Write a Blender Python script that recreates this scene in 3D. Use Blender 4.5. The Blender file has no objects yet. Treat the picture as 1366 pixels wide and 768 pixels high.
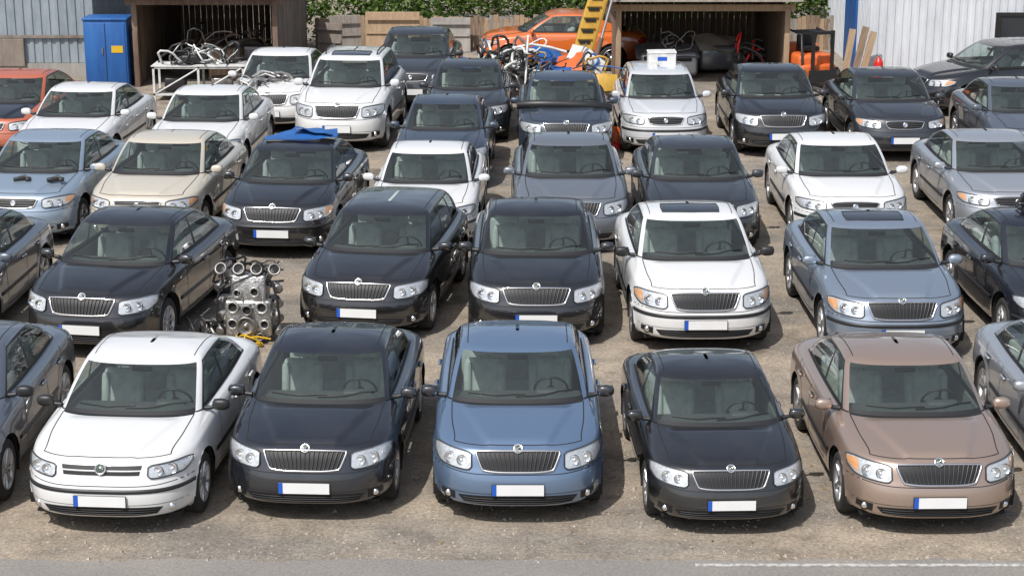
import bpy, bmesh, math, random
from mathutils import Vector, Matrix, noise, Euler
from mathutils.bvhtree import BVHTree
random.seed(7)
R = math.radians
scene = bpy.context.scene
COL = scene.collection

# ------------------------------------------------------------------ materials
def new_mat(name):
    m = bpy.data.materials.new(name); m.use_nodes = True
    nt = m.node_tree
    return m, nt, nt.nodes['Principled BSDF'], nt.nodes['Material Output']
def simple(name, col, rough=0.5, metal=0.0, coat=0.0, var=0.0, scale=6.0, bump=0.0, bscale=40.0, spec=0.5):
    m, nt, b, out = new_mat(name)
    b.inputs['Base Color'].default_value = (*col, 1)
    b.inputs['Roughness'].default_value = rough
    b.inputs['Metallic'].default_value = metal
    b.inputs['Coat Weight'].default_value = coat
    b.inputs['Coat Roughness'].default_value = 0.04
    b.inputs['Specular IOR Level'].default_value = spec
    if var > 0 or bump > 0:
        tc = nt.nodes.new('ShaderNodeTexCoord')
        n = nt.nodes.new('ShaderNodeTexNoise'); n.inputs['Scale'].default_value = scale
        n.inputs['Detail'].default_value = 3
        nt.links.new(tc.outputs['Object'], n.inputs['Vector'])
        if var > 0:
            r = nt.nodes.new('ShaderNodeValToRGB')
            r.color_ramp.elements[0].position = 0.3; r.color_ramp.elements[1].position = 0.7
            r.color_ramp.elements[0].color = (*[c*(1-var) for c in col], 1)
            r.color_ramp.elements[1].color = (*[min(1, c*(1+var)) for c in col], 1)
            nt.links.new(n.outputs['Fac'], r.inputs['Fac'])
            nt.links.new(r.outputs['Color'], b.inputs['Base Color'])
        if bump > 0:
            n2 = nt.nodes.new('ShaderNodeTexNoise'); n2.inputs['Scale'].default_value = bscale
            nt.links.new(tc.outputs['Object'], n2.inputs['Vector'])
            bp = nt.nodes.new('ShaderNodeBump'); bp.inputs['Strength'].default_value = bump
            bp.inputs['Distance'].default_value = 0.02
            nt.links.new(n2.outputs['Fac'], bp.inputs['Height'])
            nt.links.new(bp.outputs['Normal'], b.inputs['Normal'])
    return m

def paint(name, col, metal=0.0, rough=0.32, dust=0.10):
    m, nt, b, out = new_mat(name)
    N = nt.nodes.new; L = nt.links.new
    tc = N('ShaderNodeTexCoord'); oi = N('ShaderNodeObjectInfo')
    add = N('ShaderNodeVectorMath'); add.operation = 'ADD'
    cmb = N('ShaderNodeCombineXYZ'); mul = N('ShaderNodeMath'); mul.operation = 'MULTIPLY'; mul.inputs[1].default_value = 50
    L(oi.outputs['Random'], mul.inputs[0]); L(mul.outputs[0], cmb.inputs[0]); L(mul.outputs[0], cmb.inputs[1])
    L(tc.outputs['Object'], add.inputs[0]); L(cmb.outputs[0], add.inputs[1])
    n = N('ShaderNodeTexNoise'); n.inputs['Scale'].default_value = 2.2; n.inputs['Detail'].default_value = 5
    n.inputs['Roughness'].default_value = 0.65
    L(add.outputs[0], n.inputs['Vector'])
    sep = N('ShaderNodeSeparateXYZ'); L(tc.outputs['Object'], sep.inputs[0])
    low = N('ShaderNodeMapRange'); low.inputs['From Min'].default_value = 0.46; low.inputs['From Max'].default_value = 0.18
    low.inputs['To Min'].default_value = 0.0; low.inputs['To Max'].default_value = 0.12
    L(sep.outputs['Z'], low.inputs['Value'])
    mr = N('ShaderNodeMapRange'); mr.inputs['From Min'].default_value = 0.35; mr.inputs['From Max'].default_value = 0.8
    mr.inputs['To Min'].default_value = 0.0; mr.inputs['To Max'].default_value = dust*1.6
    L(n.outputs['Fac'], mr.inputs['Value'])
    s = N('ShaderNodeMath'); s.operation = 'ADD'; L(low.outputs[0], s.inputs[0]); L(mr.outputs[0], s.inputs[1])
    s2 = N('ShaderNodeMath'); s2.operation = 'MULTIPLY'; L(s.outputs[0], s2.inputs[0]); L(n.outputs['Fac'], s2.inputs[1])
    mix = N('ShaderNodeMix'); mix.data_type = 'RGBA'
    L(s2.outputs[0], mix.inputs['Factor'])
    mix.inputs[6].default_value = (*col, 1); mix.inputs[7].default_value = (0.30, 0.275, 0.24, 1)
    L(mix.outputs[2], b.inputs['Base Color'])
    b.inputs['Metallic'].default_value = metal
    b.inputs['Roughness'].default_value = rough
    b.inputs['Coat Weight'].default_value = 1.0
    b.inputs['Coat IOR'].default_value = 1.75
    cr = N('ShaderNodeMapRange'); cr.inputs['From Min'].default_value = 0.3; cr.inputs['From Max'].default_value = 0.75
    cr.inputs['To Min'].default_value = 0.01; cr.inputs['To Max'].default_value = 0.06
    L(n.outputs['Fac'], cr.inputs['Value']); L(cr.outputs[0], b.inputs['Coat Roughness'])
    return m

def glass_mat(name, tint, haze=0.05, hazecol=(0.35, 0.38, 0.36), base=0.05, kk=0.9):
    m = bpy.data.materials.new(name); m.use_nodes = True
    nt = m.node_tree; nt.nodes.clear(); N = nt.nodes.new; L = nt.links.new
    out = N('ShaderNodeOutputMaterial')
    tr = N('ShaderNodeBsdfTransparent'); tr.inputs[0].default_value = (*tint, 1)
    df = N('ShaderNodeBsdfDiffuse'); df.inputs[0].default_value = (*hazecol, 1)
    gl = N('ShaderNodeBsdfGlossy'); gl.inputs['Roughness'].default_value = 0.02
    geo = N('ShaderNodeNewGeometry'); dot = N('ShaderNodeVectorMath'); dot.operation = 'DOT_PRODUCT'
    L(geo.outputs['Normal'], dot.inputs[0]); L(geo.outputs['Incoming'], dot.inputs[1])
    ab = N('ShaderNodeMath'); ab.operation = 'ABSOLUTE'; L(dot.outputs['Value'], ab.inputs[0])
    om = N('ShaderNodeMath'); om.operation = 'SUBTRACT'; om.inputs[0].default_value = 1; L(ab.outputs[0], om.inputs[1])
    pw = N('ShaderNodeMath'); pw.operation = 'POWER'; pw.inputs[1].default_value = 4.0; L(om.outputs[0], pw.inputs[0])
    ma = N('ShaderNodeMath'); ma.operation = 'MULTIPLY_ADD'; ma.inputs[1].default_value = kk; ma.inputs[2].default_value = base
    L(pw.outputs[0], ma.inputs[0])
    m1 = N('ShaderNodeMixShader'); m1.inputs[0].default_value = haze; L(tr.outputs[0], m1.inputs[1]); L(df.outputs[0], m1.inputs[2])
    m2 = N('ShaderNodeMixShader'); L(ma.outputs[0], m2.inputs[0]); L(m1.outputs[0], m2.inputs[1]); L(gl.outputs[0], m2.inputs[2])
    L(m2.outputs[0], out.inputs['Surface'])
    return m

M = {}
M['paint'] = paint('car_paint', (0.02, 0.02, 0.025))
M['glass'] = glass_mat('car_glass', (0.70, 0.78, 0.75), 0.05, base=.07)
M['lens'] = glass_mat('lamp_lens', (0.97, 0.98, 0.98), 0.05, (0.8, 0.8, 0.8), 0.06)
M['black'] = simple('black_plastic', (0.018, 0.018, 0.019), 0.45)
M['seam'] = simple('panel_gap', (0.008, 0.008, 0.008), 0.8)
M['grille'] = simple('grille_black', (0.010, 0.010, 0.011), 0.5)
M['chrome'] = simple('chrome', (0.78, 0.78, 0.78), 0.16, 1.0)
M['slat'] = simple('grille_slat', (0.12, 0.12, 0.12), 0.35, 0.8)
M['refl'] = simple('lamp_reflector', (0.76, 0.77, 0.78), 0.34, 0.6, var=0.18, scale=25)
M['bulb'] = simple('lamp_bowl', (0.85, 0.86, 0.87), 0.12, 1.0)
M['amber'] = simple('amber_lens', (0.72, 0.32, 0.10), 0.2, 0.0, 1.0)
M['redl'] = simple('tail_lamp', (0.4, 0.01, 0.01), 0.15, 0.0, 1.0)
M['plate'] = simple('number_plate_white', (0.70, 0.70, 0.69), 0.4, var=0.03)
M['eu'] = simple('number_plate_blue', (0.015, 0.09, 0.45), 0.4)
M['tyre'] = simple('tyre_rubber', (0.028, 0.027, 0.026), 0.85, var=0.25)
M['rim'] = simple('alloy_rim', (0.55, 0.55, 0.55), 0.32, 0.85, var=0.15)
M['rimdark'] = simple('brake_dark', (0.03, 0.028, 0.026), 0.7)
M['seat'] = simple('seat_fabric', (0.44, 0.46, 0.44), 0.9, var=0.15, scale=9)
M['dash'] = simple('dashboard', (0.07, 0.074, 0.076), 0.6, var=0.15)
M['cabin'] = simple('cabin_trim', (0.14, 0.14, 0.135), 0.9)
M['badge'] = simple('badge', (0.12, 0.15, 0.13), 0.3, 0.5)
M['paper'] = simple('paper', (0.7, 0.7, 0.66), 0.8)
M['sunroof'] = simple('sunroof_glass', (0.01, 0.011, 0.012), 0.06, 0.0, 1.0)

# ------------------------------------------------------------------ mesh builder
_bb = {}
def bev_box(size, bev, seg=2):
    key = (tuple(round(s, 4) for s in size), round(bev, 4), seg)
    if key in _bb: return _bb[key]
    bm = bmesh.new(); bmesh.ops.create_cube(bm, size=1.0)
    for v in bm.verts: v.co = Vector((v.co.x*size[0], v.co.y*size[1], v.co.z*size[2]))
    if bev > 0:
        bmesh.ops.bevel(bm, geom=bm.edges[:], offset=bev, segments=seg, affect='EDGES', profile=0.5)
    bm.verts.index_update()
    r = ([v.co.copy() for v in bm.verts], [[v.index for v in f.verts] for f in bm.faces])
    bm.free(); _bb[key] = r
    return r

class MB:
    def __init__(s): s.v = []; s.f = []; s.m = []; s.s = []; s.mats = []
    def mi(s, mat):
        mat = M[mat] if isinstance(mat, str) else mat
        if mat not in s.mats: s.mats.append(mat)
        return s.mats.index(mat)
    def add(s, verts, faces, mat, smooth=True):
        o = len(s.v); s.v.extend([Vector(v) for v in verts]); k = s.mi(mat)
        for f in faces:
            s.f.append([i+o for i in f]); s.m.append(k); s.s.append(smooth)
    def grid(s, P, mat, smooth=True, closeu=False):
        nr = len(P); nc = len(P[0]); vs = [p for r in P for p in r]; fs = []
        for r in range(nr-1):
            for c in range(nc if closeu else nc-1):
                c2 = (c+1) % nc
                fs.append([r*nc+c, r*nc+c2, (r+1)*nc+c2, (r+1)*nc+c])
        s.add(vs, fs, mat, smooth)
    def box(s, c, size, mat, rot=(0, 0, 0), bev=0.0, seg=2, smooth=None):
        vs, fs = bev_box(size, min(bev, min(size)*0.49), seg)
        mt = Matrix.Translation(Vector(c)) @ Euler(rot).to_matrix().to_4x4()
        s.add([mt @ v for v in vs], fs, mat, (bev > 0 and seg > 1) if smooth is None else smooth)
    def tube(s, pts, r, mat, n=6, closed=False, cap=True):
        pts = [Vector(p) for p in pts]; rings = []; m = len(pts); up = None
        for i, p in enumerate(pts):
            a = pts[(i-1) % m] if (closed or i > 0) else p
            b = pts[(i+1) % m] if (closed or i < m-1) else p
            t = (b-a)
            if t.length < 1e-7: t = Vector((0, 0, 1))
            t.normalize()
            if up is None: up = Vector((0, 0, 1)) if abs(t.z) < 0.9 else Vector((1, 0, 0))
            x = t.cross(up)
            if x.length < 1e-4: x = t.cross(Vector((1, 0.3, 0)))
            x.normalize(); y = x.cross(t).normalized(); up = y
            rr = r[i] if isinstance(r, (list, tuple)) else r
            rings.append([p + x*(rr*math.cos(2*math.pi*k/n)) + y*(rr*math.sin(2*math.pi*k/n)) for k in range(n)])
        if closed: rings.append(rings[0])
        s.grid(rings, mat, True, True)
        if cap and not closed:
            s.add(rings[0], [list(range(n))], mat, False); s.add(rings[-1], [list(range(n))], mat, False)
    def lathe(s, prof, mat, origin, axis, n=24, smooth=True):
        axis = Vector(axis).normalized(); a = axis.orthogonal().normalized(); b = axis.cross(a); o = Vector(origin)
        P = [[o + axis*h + a*(r*math.cos(2*math.pi*k/n)) + b*(r*math.sin(2*math.pi*k/n)) for k in range(n)] for r, h in prof]
        s.grid(P, mat, smooth, True)
    def ell(s, c, rad, mat, n=14, m=8, e=1.0):
        P = []
        def sp(v): return math.copysign(abs(v)**e, v)
        for j in range(m+1):
            th = math.pi*j/m
            P.append([Vector((c[0]+rad[0]*sp(math.sin(th))*sp(math.cos(2*math.pi*k/n)), c[1]+rad[1]*sp(math.sin(th))*sp(math.sin(2*math.pi*k/n)), c[2]+rad[2]*sp(math.cos(th)))) for k in range(n)])
        s.grid(P, mat, True, True)
    def mesh(s, name, off=Vector((0, 0, 0))):
        me = bpy.data.meshes.new(name)
        me.from_pydata([tuple(v+off) for v in s.v], [], s.f)
        for mt in s.mats: me.materials.append(mt)
        me.polygons.foreach_set('material_index', s.m)
        me.polygons.foreach_set('use_smooth', s.s)
        me.update()
        return me
    def obj(s, name, parent=None, loc=(0, 0, 0), rot=(0, 0, 0), scale=(1, 1, 1)):
        o = bpy.data.objects.new(name, s.mesh(name)); COL.objects.link(o)
        o.location = loc; o.rotation_euler = rot; o.scale = scale
        if parent: o.parent = parent
        return o

def empty(name, loc=(0, 0, 0), rot=(0, 0, 0), scale=1):
    e = bpy.data.objects.new(name, None); COL.objects.link(e)
    e.location = loc; e.rotation_euler = rot
    e.scale = (scale,)*3 if not isinstance(scale, tuple) else scale
    e.empty_display_size = 0.3
    return e

# ------------------------------------------------------------------ car shell
NF, NC, NS, NR = 26, 4, 68, 12
i1 = NF; i2 = NF+NC; i3 = i2+NS; i4 = i3+NC; NH = i4+NR

def resample(poly, n):
    d = [0]
    for a, b in zip(poly, poly[1:]): d.append(d[-1]+math.hypot(b[0]-a[0], b[1]-a[1]))
    T = d[-1]; out = []; j = 0
    for k in range(n+1):
        t = T*k/n
        while j < len(d)-2 and d[j+1] < t: j += 1
        q = (t-d[j])/max(1e-9, d[j+1]-d[j]); q = min(1, max(0, q))
        a, b = poly[j], poly[j+1]
        out.append((a[0]+(b[0]-a[0])*q, a[1]+(b[1]-a[1])*q))
    return out
def sq(a, w, n, t0, t1, m=40):
    p0 = math.asin(min(1, t0**(n/2))); p1 = math.asin(min(1, t1**(n/2))); r = []
    for k in range(m+1):
        p = p0+(p1-p0)*k/m
        r.append((w*max(0, math.sin(p))**(2/n), a*(1-max(0, math.cos(p))**(2/n))))
    return r
def sstep(t): t = min(1, max(0, t)); return t*t*(3-2*t)

def ring(yF, yR, w, zF, zM, zR, aF=0.80, nF=3.1, aR=0.55, nR=3.0, sF=(0.8, 0.97), sR=(0.8, 0.97), L=4.5, tm=(0.35, 0.55)):
    def F(a, b): return [(x, yF+y) for x, y in sq(aF, w, nF, a, b)]
    def Rr(a, b): return [(x, yR-y) for x, y in sq(aR, w, nR, a, b)]
    pts = resample(F(0, sF[0]), NF)
    pts += resample(F(sF[0], sF[1]), NC)[1:]
    pts += resample(F(sF[1], 1)+Rr(1, sR[1]), NS)[1:]
    pts += resample(Rr(sR[1], sR[0]), NC)[1:]
    pts += resample(Rr(sR[0], 0), NR)[1:]
    out = []
    for x, y in pts:
        x *= 1-0.045*((y-L/2)/(L/2))**2
        t = (y-yF)/(yR-yF)
        z = zF+(zM-zF)*sstep(t/tm[0]) if t < tm[0] else zM+(zR-zM)*sstep((t-tm[1])/(1-tm[1]))
        out.append(Vector((x, y, z)))
    out[0].x = 0; out[-1].x = 0
    return out

def bg(P0, P1, P2, P3, t):
    a = 0.5
    t0 = 0; t1 = t0+max(1e-4, (P1-P0).length)**a; t2 = t1+max(1e-4, (P2-P1).length)**a; t3 = t2+max(1e-4, (P3-P2).length)**a
    t = t1+(t2-t1)*t
    A1 = P0*((t1-t)/(t1-t0))+P1*((t-t0)/(t1-t0)); A2 = P1*((t2-t)/(t2-t1))+P2*((t-t1)/(t2-t1)); A3 = P2*((t3-t)/(t3-t2))+P3*((t-t2)/(t3-t2))
    B1 = A1*((t2-t)/(t2-t0))+A2*((t-t0)/(t2-t0)); B2 = A2*((t3-t)/(t3-t1))+A3*((t-t1)/(t3-t1))
    return B1*((t2-t)/(t2-t1))+B2*((t-t1)/(t2-t1))
def interp(ctrl, subs):
    rows = []; tags = []
    for j in range(len(ctrl)-1):
        for k in range(subs[j]):
            t = k/subs[j]; row = []
            for i in range(len(ctrl[0])):
                p1 = ctrl[j][i]; p2 = ctrl[j+1][i]
                p0 = ctrl[j-1][i] if j > 0 else p1*2-p2
                p3 = ctrl[j+2][i] if j+2 < len(ctrl) else p2*2-p1
                row.append(bg(p0, p1, p2, p3, t))
            rows.append(row); tags.append((j, k))
    rows.append(ctrl[-1]); tags.append((len(ctrl)-1, 0))
    return rows, tags

WR = 0.315; AY1 = 0.80; CY = 1.03
def build_car(kind='lift', style='A'):
    L = 4.15; ay2 = 3.22
    amber = style in ('S', 'M', 'C'); strip = style in ('S', 'B', 'D')
    base = {'A': 'A', 'S': 'A', 'M': 'A', 'B': 'B', 'C': 'C', 'D': 'C'}[style]
    if kind == 'lift':
        G = dict(yR9=3.84, g0=3.60, gm=3.24, g1=2.87, g2=2.75, g3=2.59, g4=2.38, zr=.945)
    elif kind in ('wagon', 'suv'):
        G = dict(yR9=3.94, g0=3.84, gm=3.66, g1=3.38, g2=3.27, g3=3.1, g4=2.8, zr=.93)
    elif kind == 'coupe':
        G = dict(yR9=3.85, g0=3.6, gm=3.3, g1=2.9, g2=2.78, g3=2.65, g4=2.45, zr=.95)
    e = L-4.5
    c = [ring(.12, 4.40+e, .78, .19, .20, .26, L=L), ring(.03, 4.46+e, .85, .225, .235, .29, L=L), ring(.0, 4.5+e, .876, .33, .37, .40, L=L),
         ring(.0, 4.5+e, .886, .45, .50, .51, L=L), ring(.022, 4.48+e, .886, .535, .59, .60, L=L), ring(.050, 4.46+e, .882, .60, .68, .69, L=L),
         ring(.082, 4.43+e, .874, .685, .77, .785, L=L), ring(.125, 4.38+e, .856, .750, .84, .855, L=L), ring(.215, 4.31+e, .824, .790, .883, .895, aF=.72, L=L),
         ring(.54, G['yR9'], .79, .862, .90, .93, aF=.5, nF=2.8, sF=(.87, .98), L=L),
         ring(CY, G['g0'], .748, .925, .912, G['zr'], aF=.30, nF=2.5, aR=.4, nR=2.5, sF=(.93, .993), sR=(.88, .985), L=L)]
    rows, tags = interp(c, [2, 3, 4, 3, 3, 3, 3, 4, 9, 9])
    kw = dict(nF=2.5, nR=2.5, sF=(.93, .993), sR=(.88, .985), L=L)
    tR = 1.295 if kind in ('wagon', 'suv') else 1.270
    g = [c[-1], ring(1.31, G['gm'], .694, 1.11, 1.13, 1.135, aF=.27, aR=.34, **kw), ring(1.635, G['g1'], .626, 1.278, 1.300, tR, aF=.22, aR=.28, **kw),
         ring(1.71, G['g2'], .592, 1.310, 1.332, tR+.027, aF=.2, aR=.25, **kw), ring(1.88, G['g3'], .45, 1.346, 1.360, tR+.052, aF=.16, aR=.2, **kw),
         ring(2.12, G['g4'], .02, 1.370, 1.370, 1.370 if kind in ('wagon', 'suv') else 1.362, aF=.06, aR=.06, **kw)]
    grows, gtags = interp(g, [6, 6, 3, 3, 7])
    nb = len(rows)
    for r in range(nb):
        j, k = tags[r]
        if j >= 7:
            for i in range(0, i2+1):
                p = rows[r][i]
                if p.y < CY+.08:
                    edge = .31+.30*((p.y-.2)/.85)
                    f = sstep((p.y-.15)/.13)*sstep((CY-p.y)/.15)
                    p.z += .026*f*sstep((edge-abs(p.x))/.05+.5)
    arches = [(AY1, WR), (ay2, WR)]; AR = .365
    def full(row): return row + [Vector((-p.x, p.y, p.z)) for p in reversed(row[1:-1])]
    body = MB(); win = MB()
    HOOD = M['paint_hood']; MIR = M['paint_mirror']
    FR = [full(r) for r in rows]; NU = len(FR[0])
    def half(cidx): return cidx if cidx < NH else 2*NH-1-cidx
    inside = {}
    V = [p.copy() for r in FR for p in r]
    for idx, p in enumerate(V):
        r = idx//NU
        if tags[r][0] >= 8: continue
        if abs(p.x) > .5 and p.z < .78:
            for ay, az in arches:
                d = math.hypot(p.y-ay, p.z-az)
                if d < AR: inside[idx] = (ay, az)
                elif d < AR+.07:
                    p.x += math.copysign(.012*(1-(d-AR)/.07), p.x)
    faces = []; fm = []
    for r in range(nb-1):
        j = tags[r][0]
        for cc in range(NU):
            c2 = (cc+1) % NU
            q = [r*NU+cc, r*NU+c2, (r+1)*NU+c2, (r+1)*NU+cc]
            if all(i in inside for i in q): continue
            h = half(cc); mm = M['paint']
            if j >= 8 and h < i1: mm = HOOD
            if j == 7 and tags[r][1] >= 3 and h < i1: mm = HOOD
            if r >= nb-2 and h < i1: mm = M['black']
            faces.append(q); fm.append(mm)
    for idx, (ay, az) in inside.items():
        p = V[idx]; d = max(1e-4, math.hypot(p.y-ay, p.z-az)); s = AR/d
        p.y = ay+(p.y-ay)*s; p.z = max(az+(p.z-az)*s, .19); p.x += math.copysign(.010, p.x)
    bvh = BVHTree.FromPolygons(V, faces)
    for mm in (M['paint'], HOOD, MIR, M['black']): body.mi(mm)
    body.v.extend(V)
    for q, mm in zip(faces, fm):
        body.f.append(list(q)); body.m.append(body.mi(mm)); body.s.append(True)
    GR = [full(r) for r in grows]; ng = len(GR)
    bp = [(0.44, 0.48)] if kind not in ('wagon', 'suv') else [(0.34, 0.375), (0.70, 0.74)]
    if kind == 'coupe': bp = [(0.62, 0.68)]
    cend = 0.93 if kind != 'coupe' else .8
    gV = [p.copy() for r in GR for p in r]
    og = len(body.v); body.v.extend(gV); win.v.extend([p.copy() for p in gV])
    allg = []
    for r in range(ng-1):
        for cc in range(NU):
            c2 = (cc+1) % NU; q = [r*NU+cc, r*NU+c2, (r+1)*NU+c2, (r+1)*NU+cc]; allg.append(q)
            h = half(cc); mt = 'paint'
            if r < 12:
                if h < i1:
                    mt = 'glass'
                    if r < 1: mt = 'black'
                elif h < i2: mt = 'paint'
                elif h < i3:
                    t = (h-i2)/NS
                    if t > cend: mt = 'paint'
                    elif r == 0 or r == 11: mt = 'black'
                    elif any(a <= t <= b for a, b in bp): mt = 'black'
                    elif t < 0.02: mt = 'black'
                    else: mt = 'glass'
                elif h < i4: mt = 'paint'
                else: mt = 'glass' if 0 < r < 11 else 'black'
            if mt == 'glass':
                win.f.append(list(q)); win.m.append(win.mi('glass')); win.s.append(True)
            else:
                body.f.append([i+og for i in q]); body.m.append(body.mi(mt)); body.s.append(True)
    gbvh = BVHTree.FromPolygons(gV, allg)
    def PF(x, z, off=0.0):
        h = bvh.ray_cast(Vector((x, -1, z)), Vector((0, 1, 0)))
        if h[0] is None: h = bvh.find_nearest(Vector((x, .2, z)))
        n = h[1] if h[1].y < 0 else -h[1]
        return h[0]+n*off
    def PFn(x, z):
        h = bvh.ray_cast(Vector((x, -1, z)), Vector((0, 1, 0)))
        if h[0] is None: return Vector((0, -1, 0))
        return h[1] if h[1].y < 0 else -h[1]
    def PS(y, z, s, off=0.0):
        h = bvh.ray_cast(Vector((2*s, y, z)), Vector((-s, 0, 0)))
        if h[0] is None: h = bvh.find_nearest(Vector((.88*s, y, z)))
        n = h[1] if h[1].x*s > 0 else -h[1]
        return h[0]+n*off
    def PT(x, y, off=0.0, b=None):
        b = b or gbvh
        h = b.ray_cast(Vector((x, y, 3)), Vector((0, 0, -1)))
        if h[0] is None: h = b.find_nearest(Vector((x, y, 1.4)))
        n = h[1] if h[1].z > 0 else -h[1]
        return h[0]+n*off
    def ribbon(mb, pts, w, mat, b, off=.0015):
        A = []; B = []; m = len(pts); loc = []
        for p in pts:
            h = b.find_nearest(Vector(p)); n = h[1]
            if n.dot(h[0]-Vector((0, L/2, .6))) < 0: n = -n
            loc.append((h[0], n))
        for i in range(m):
            t = loc[min(m-1, i+1)][0]-loc[max(0, i-1)][0]
            s = loc[i][1].cross(t)
            if s.length < 1e-6: s = Vector((0, 0, 1))
            s.normalize(); p = loc[i][0]+loc[i][1]*off
            A.append(p+s*w/2); B.append(p-s*w/2)
        mb.grid([A, B], mat, True)
    def patchF(mb, topc, botc, mat, off, ny=4):
        P = []
        for k in range(ny+1):
            P.append([PF(t[0]+(b_[0]-t[0])*k/ny, t[1]+(b_[1]-t[1])*k/ny, off) for t, b_ in zip(topc, botc)])
        mb.grid(P, mat, True)
    trim = MB(); lamp = MB(); pl = MB(); cab = MB()
    def lin(a, b, n): return [a+(b-a)*k/n for k in range(n+1)]
    # ---- grille
    if base == 'A':
        wt, wb, z0, z1 = .415, .345, .562, .748
        xs = lin(-1, 1, 20)
        tc_ = [(x*wt, z1-.010*abs(x)**3) for x in xs]; bc_ = [(x*wb, z0+.016*abs(x)**4) for x in xs]
        patchF(trim, tc_, bc_, 'grille', .004)
        ns = 17
        for k in range(ns):
            x = -1+2*(k+.5)/ns
            a = (x*wt*.97, z1-.01); b_ = (x*wb*.97, z0+.012)
            pa = [PF(a[0]+(b_[0]-a[0])*q, a[1]+(b_[1]-a[1])*q, .014) for q in (0, .33, .66, 1)]
            trim.tube(pa, .0055, 'slat', 4)
        path = [PF(x, z, .010) for x, z in tc_] + [PF(wt+.008-(wt-wb)*q, z1-.014-(z1-z0-.03)*q, .010) for q in (.12, .5, .88)] + [PF(x, z, .010) for x, z in reversed(bc_)] + [PF(-(wb+.008+(wt-wb)*q), z0+.016+(z1-z0-.03)*q, .010) for q in (.12, .5, .88)]
        trim.tube(path, .0115, 'chrome', 8, closed=True)
        bp_ = PF(0, .760, .006); bn = PFn(0, .74)
        trim.lathe([(.0, .016), (.036, .014), (.038, .006)], 'badge', bp_, bn, 18)
        trim.lathe([(.036, .012), (.040, .02), (.049, .018), (.052, .0)], 'chrome', bp_, bn, 20)
        trim.tube([bp_+bn*.018+Vector((-.02, 0, -.012)), bp_+bn*.02+Vector((0, 0, .004)), bp_+bn*.018+Vector((.022, 0, .014))], .005, 'chrome', 5)
        hx0, hx1 = .462, .828
    elif base == 'B':
        for (za, zb, wa) in ((.692, .722, .40), (.642, .672, .385)):
            xs = lin(-1, 1, 16)
            patchF(trim, [(x*wa, zb) for x in xs], [(x*wa*.98, za) for x in xs], 'grille', .004, 2)
            trim.tube([PF(x*wa, zb+.004, .006) for x in xs], .004, 'slat', 4)
        bp_ = PF(0, .70, .012); bn = PFn(0, .69)
        trim.lathe([(0, .012), (.045, .012), (.047, .004)], 'badge', bp_, bn, 18)
        trim.lathe([(.044, .01), (.048, .02), (.056, .018), (.06, .0)], 'chrome', bp_, bn, 20)
        for s in (-1, 1):
            trim.tube([bp_+bn*.016+Vector((s*.036, 0, .022)), bp_+bn*.018+Vector((s*.014, 0, -.03)), bp_+bn*.018+Vector((0, 0, .0))], .005, 'chrome', 5)
        hx0, hx1 = .46, .82
    else:
        wt, wb, z0, z1 = .36, .31, .59, .725
        xs = lin(-1, 1, 16)
        tc_ = [(x*wt, z1-.02*abs(x)**3) for x in xs]; bc_ = [(x*wb, z0+.02*abs(x)**3) for x in xs]
        patchF(trim, tc_, bc_, 'grille', .004)
        for q in (.28, .52, .76):
            trim.tube([PF(x*(wt-.04), z0+(z1-z0)*q, .012) for x in xs], .006, 'slat', 4)
        path = [PF(x, z, .008) for x, z in tc_]+[PF(x, z, .008) for x, z in reversed(bc_)]
        trim.tube(path, .010, 'chrome', 6, closed=True)
        bp_ = PF(0, .66, .018); bn = PFn(0, .655)
        trim.lathe([(0, .012), (.03, .012), (.038, .016), (.045, .0)], 'chrome', bp_, bn, 18)
        hx0, hx1 = .43, .82
    # ---- headlamps
    for s in (-1, 1):
        n = 14; T = []; B = []
        for k in range(n+1):
            q = k/n; x = hx0+(hx1-hx0)*q
            zt = .726+.020*q + .006*math.sin(q*math.pi)
            zb = .572+.030*q*q
            if base == 'B': zt = .722+.016*q; zb = .605+.03*q*q
            if base == 'C': zt -= .008; zb += .02
            if q < .12: zb += .03*(1-q/.12)**2; zt -= .015*(1-q/.12)**2
            if q > .82: zb += .045*((q-.82)/.18)**2; zt -= .02*((q-.82)/.18)**2
            T.append((x*s, zt)); B.append((x*s, zb))
        patchF(lamp, T, B, 'refl', .003, 6)
        patchF(lamp, T, B, 'lens', .022, 6)
        rim = [PF(x, z, .008) for x, z in T]+[PF(x, z, .008) for x, z in reversed(B)]
        lamp.tube(rim, .008, 'black', 5, closed=True)
        zc = .650 if base != 'B' else .665
        for (fx, rr) in ((.28, .048), (.60, .054)):
            x = (hx0+(hx1-hx0)*fx)*s; p = PF(x, zc+.012*fx, .004)
            ax = Vector((0, -1, .15))
            lamp.lathe([(rr, .012), (rr*.85, .002), (rr*.45, -.002), (0.0, .0)], 'bulb', p+ax*.004, ax, 18)
            lamp.lathe([(rr*1.04, .0), (rr*1.04, .014), (rr*.95, .016)], 'slat', p, ax, 18)
            lamp.ell(p+Vector((0, -.012, 0)), (.014, .010, .014), 'refl', 8, 6)
        if amber:
            k0 = 11
            patchF(lamp, [(T[k0+i_][0], T[k0+i_][1]-.016) for i_ in range(4)], [(B[k0+i_][0], B[k0+i_][1]+.03) for i_ in range(4)], 'amber', .008, 3)
    # ---- bumper apertures
    xs = lin(-1, 1, 18)
    patchF(trim, [(x*.60, .335-.012*abs(x)**4) for x in xs], [(x*.54, .240+.015*abs(x)**4) for x in xs], 'grille', .004, 3)
    for q in (.262, .285, .308): trim.tube([PF(x*.54, q, .010) for x in xs], .005, 'black', 4)
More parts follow.
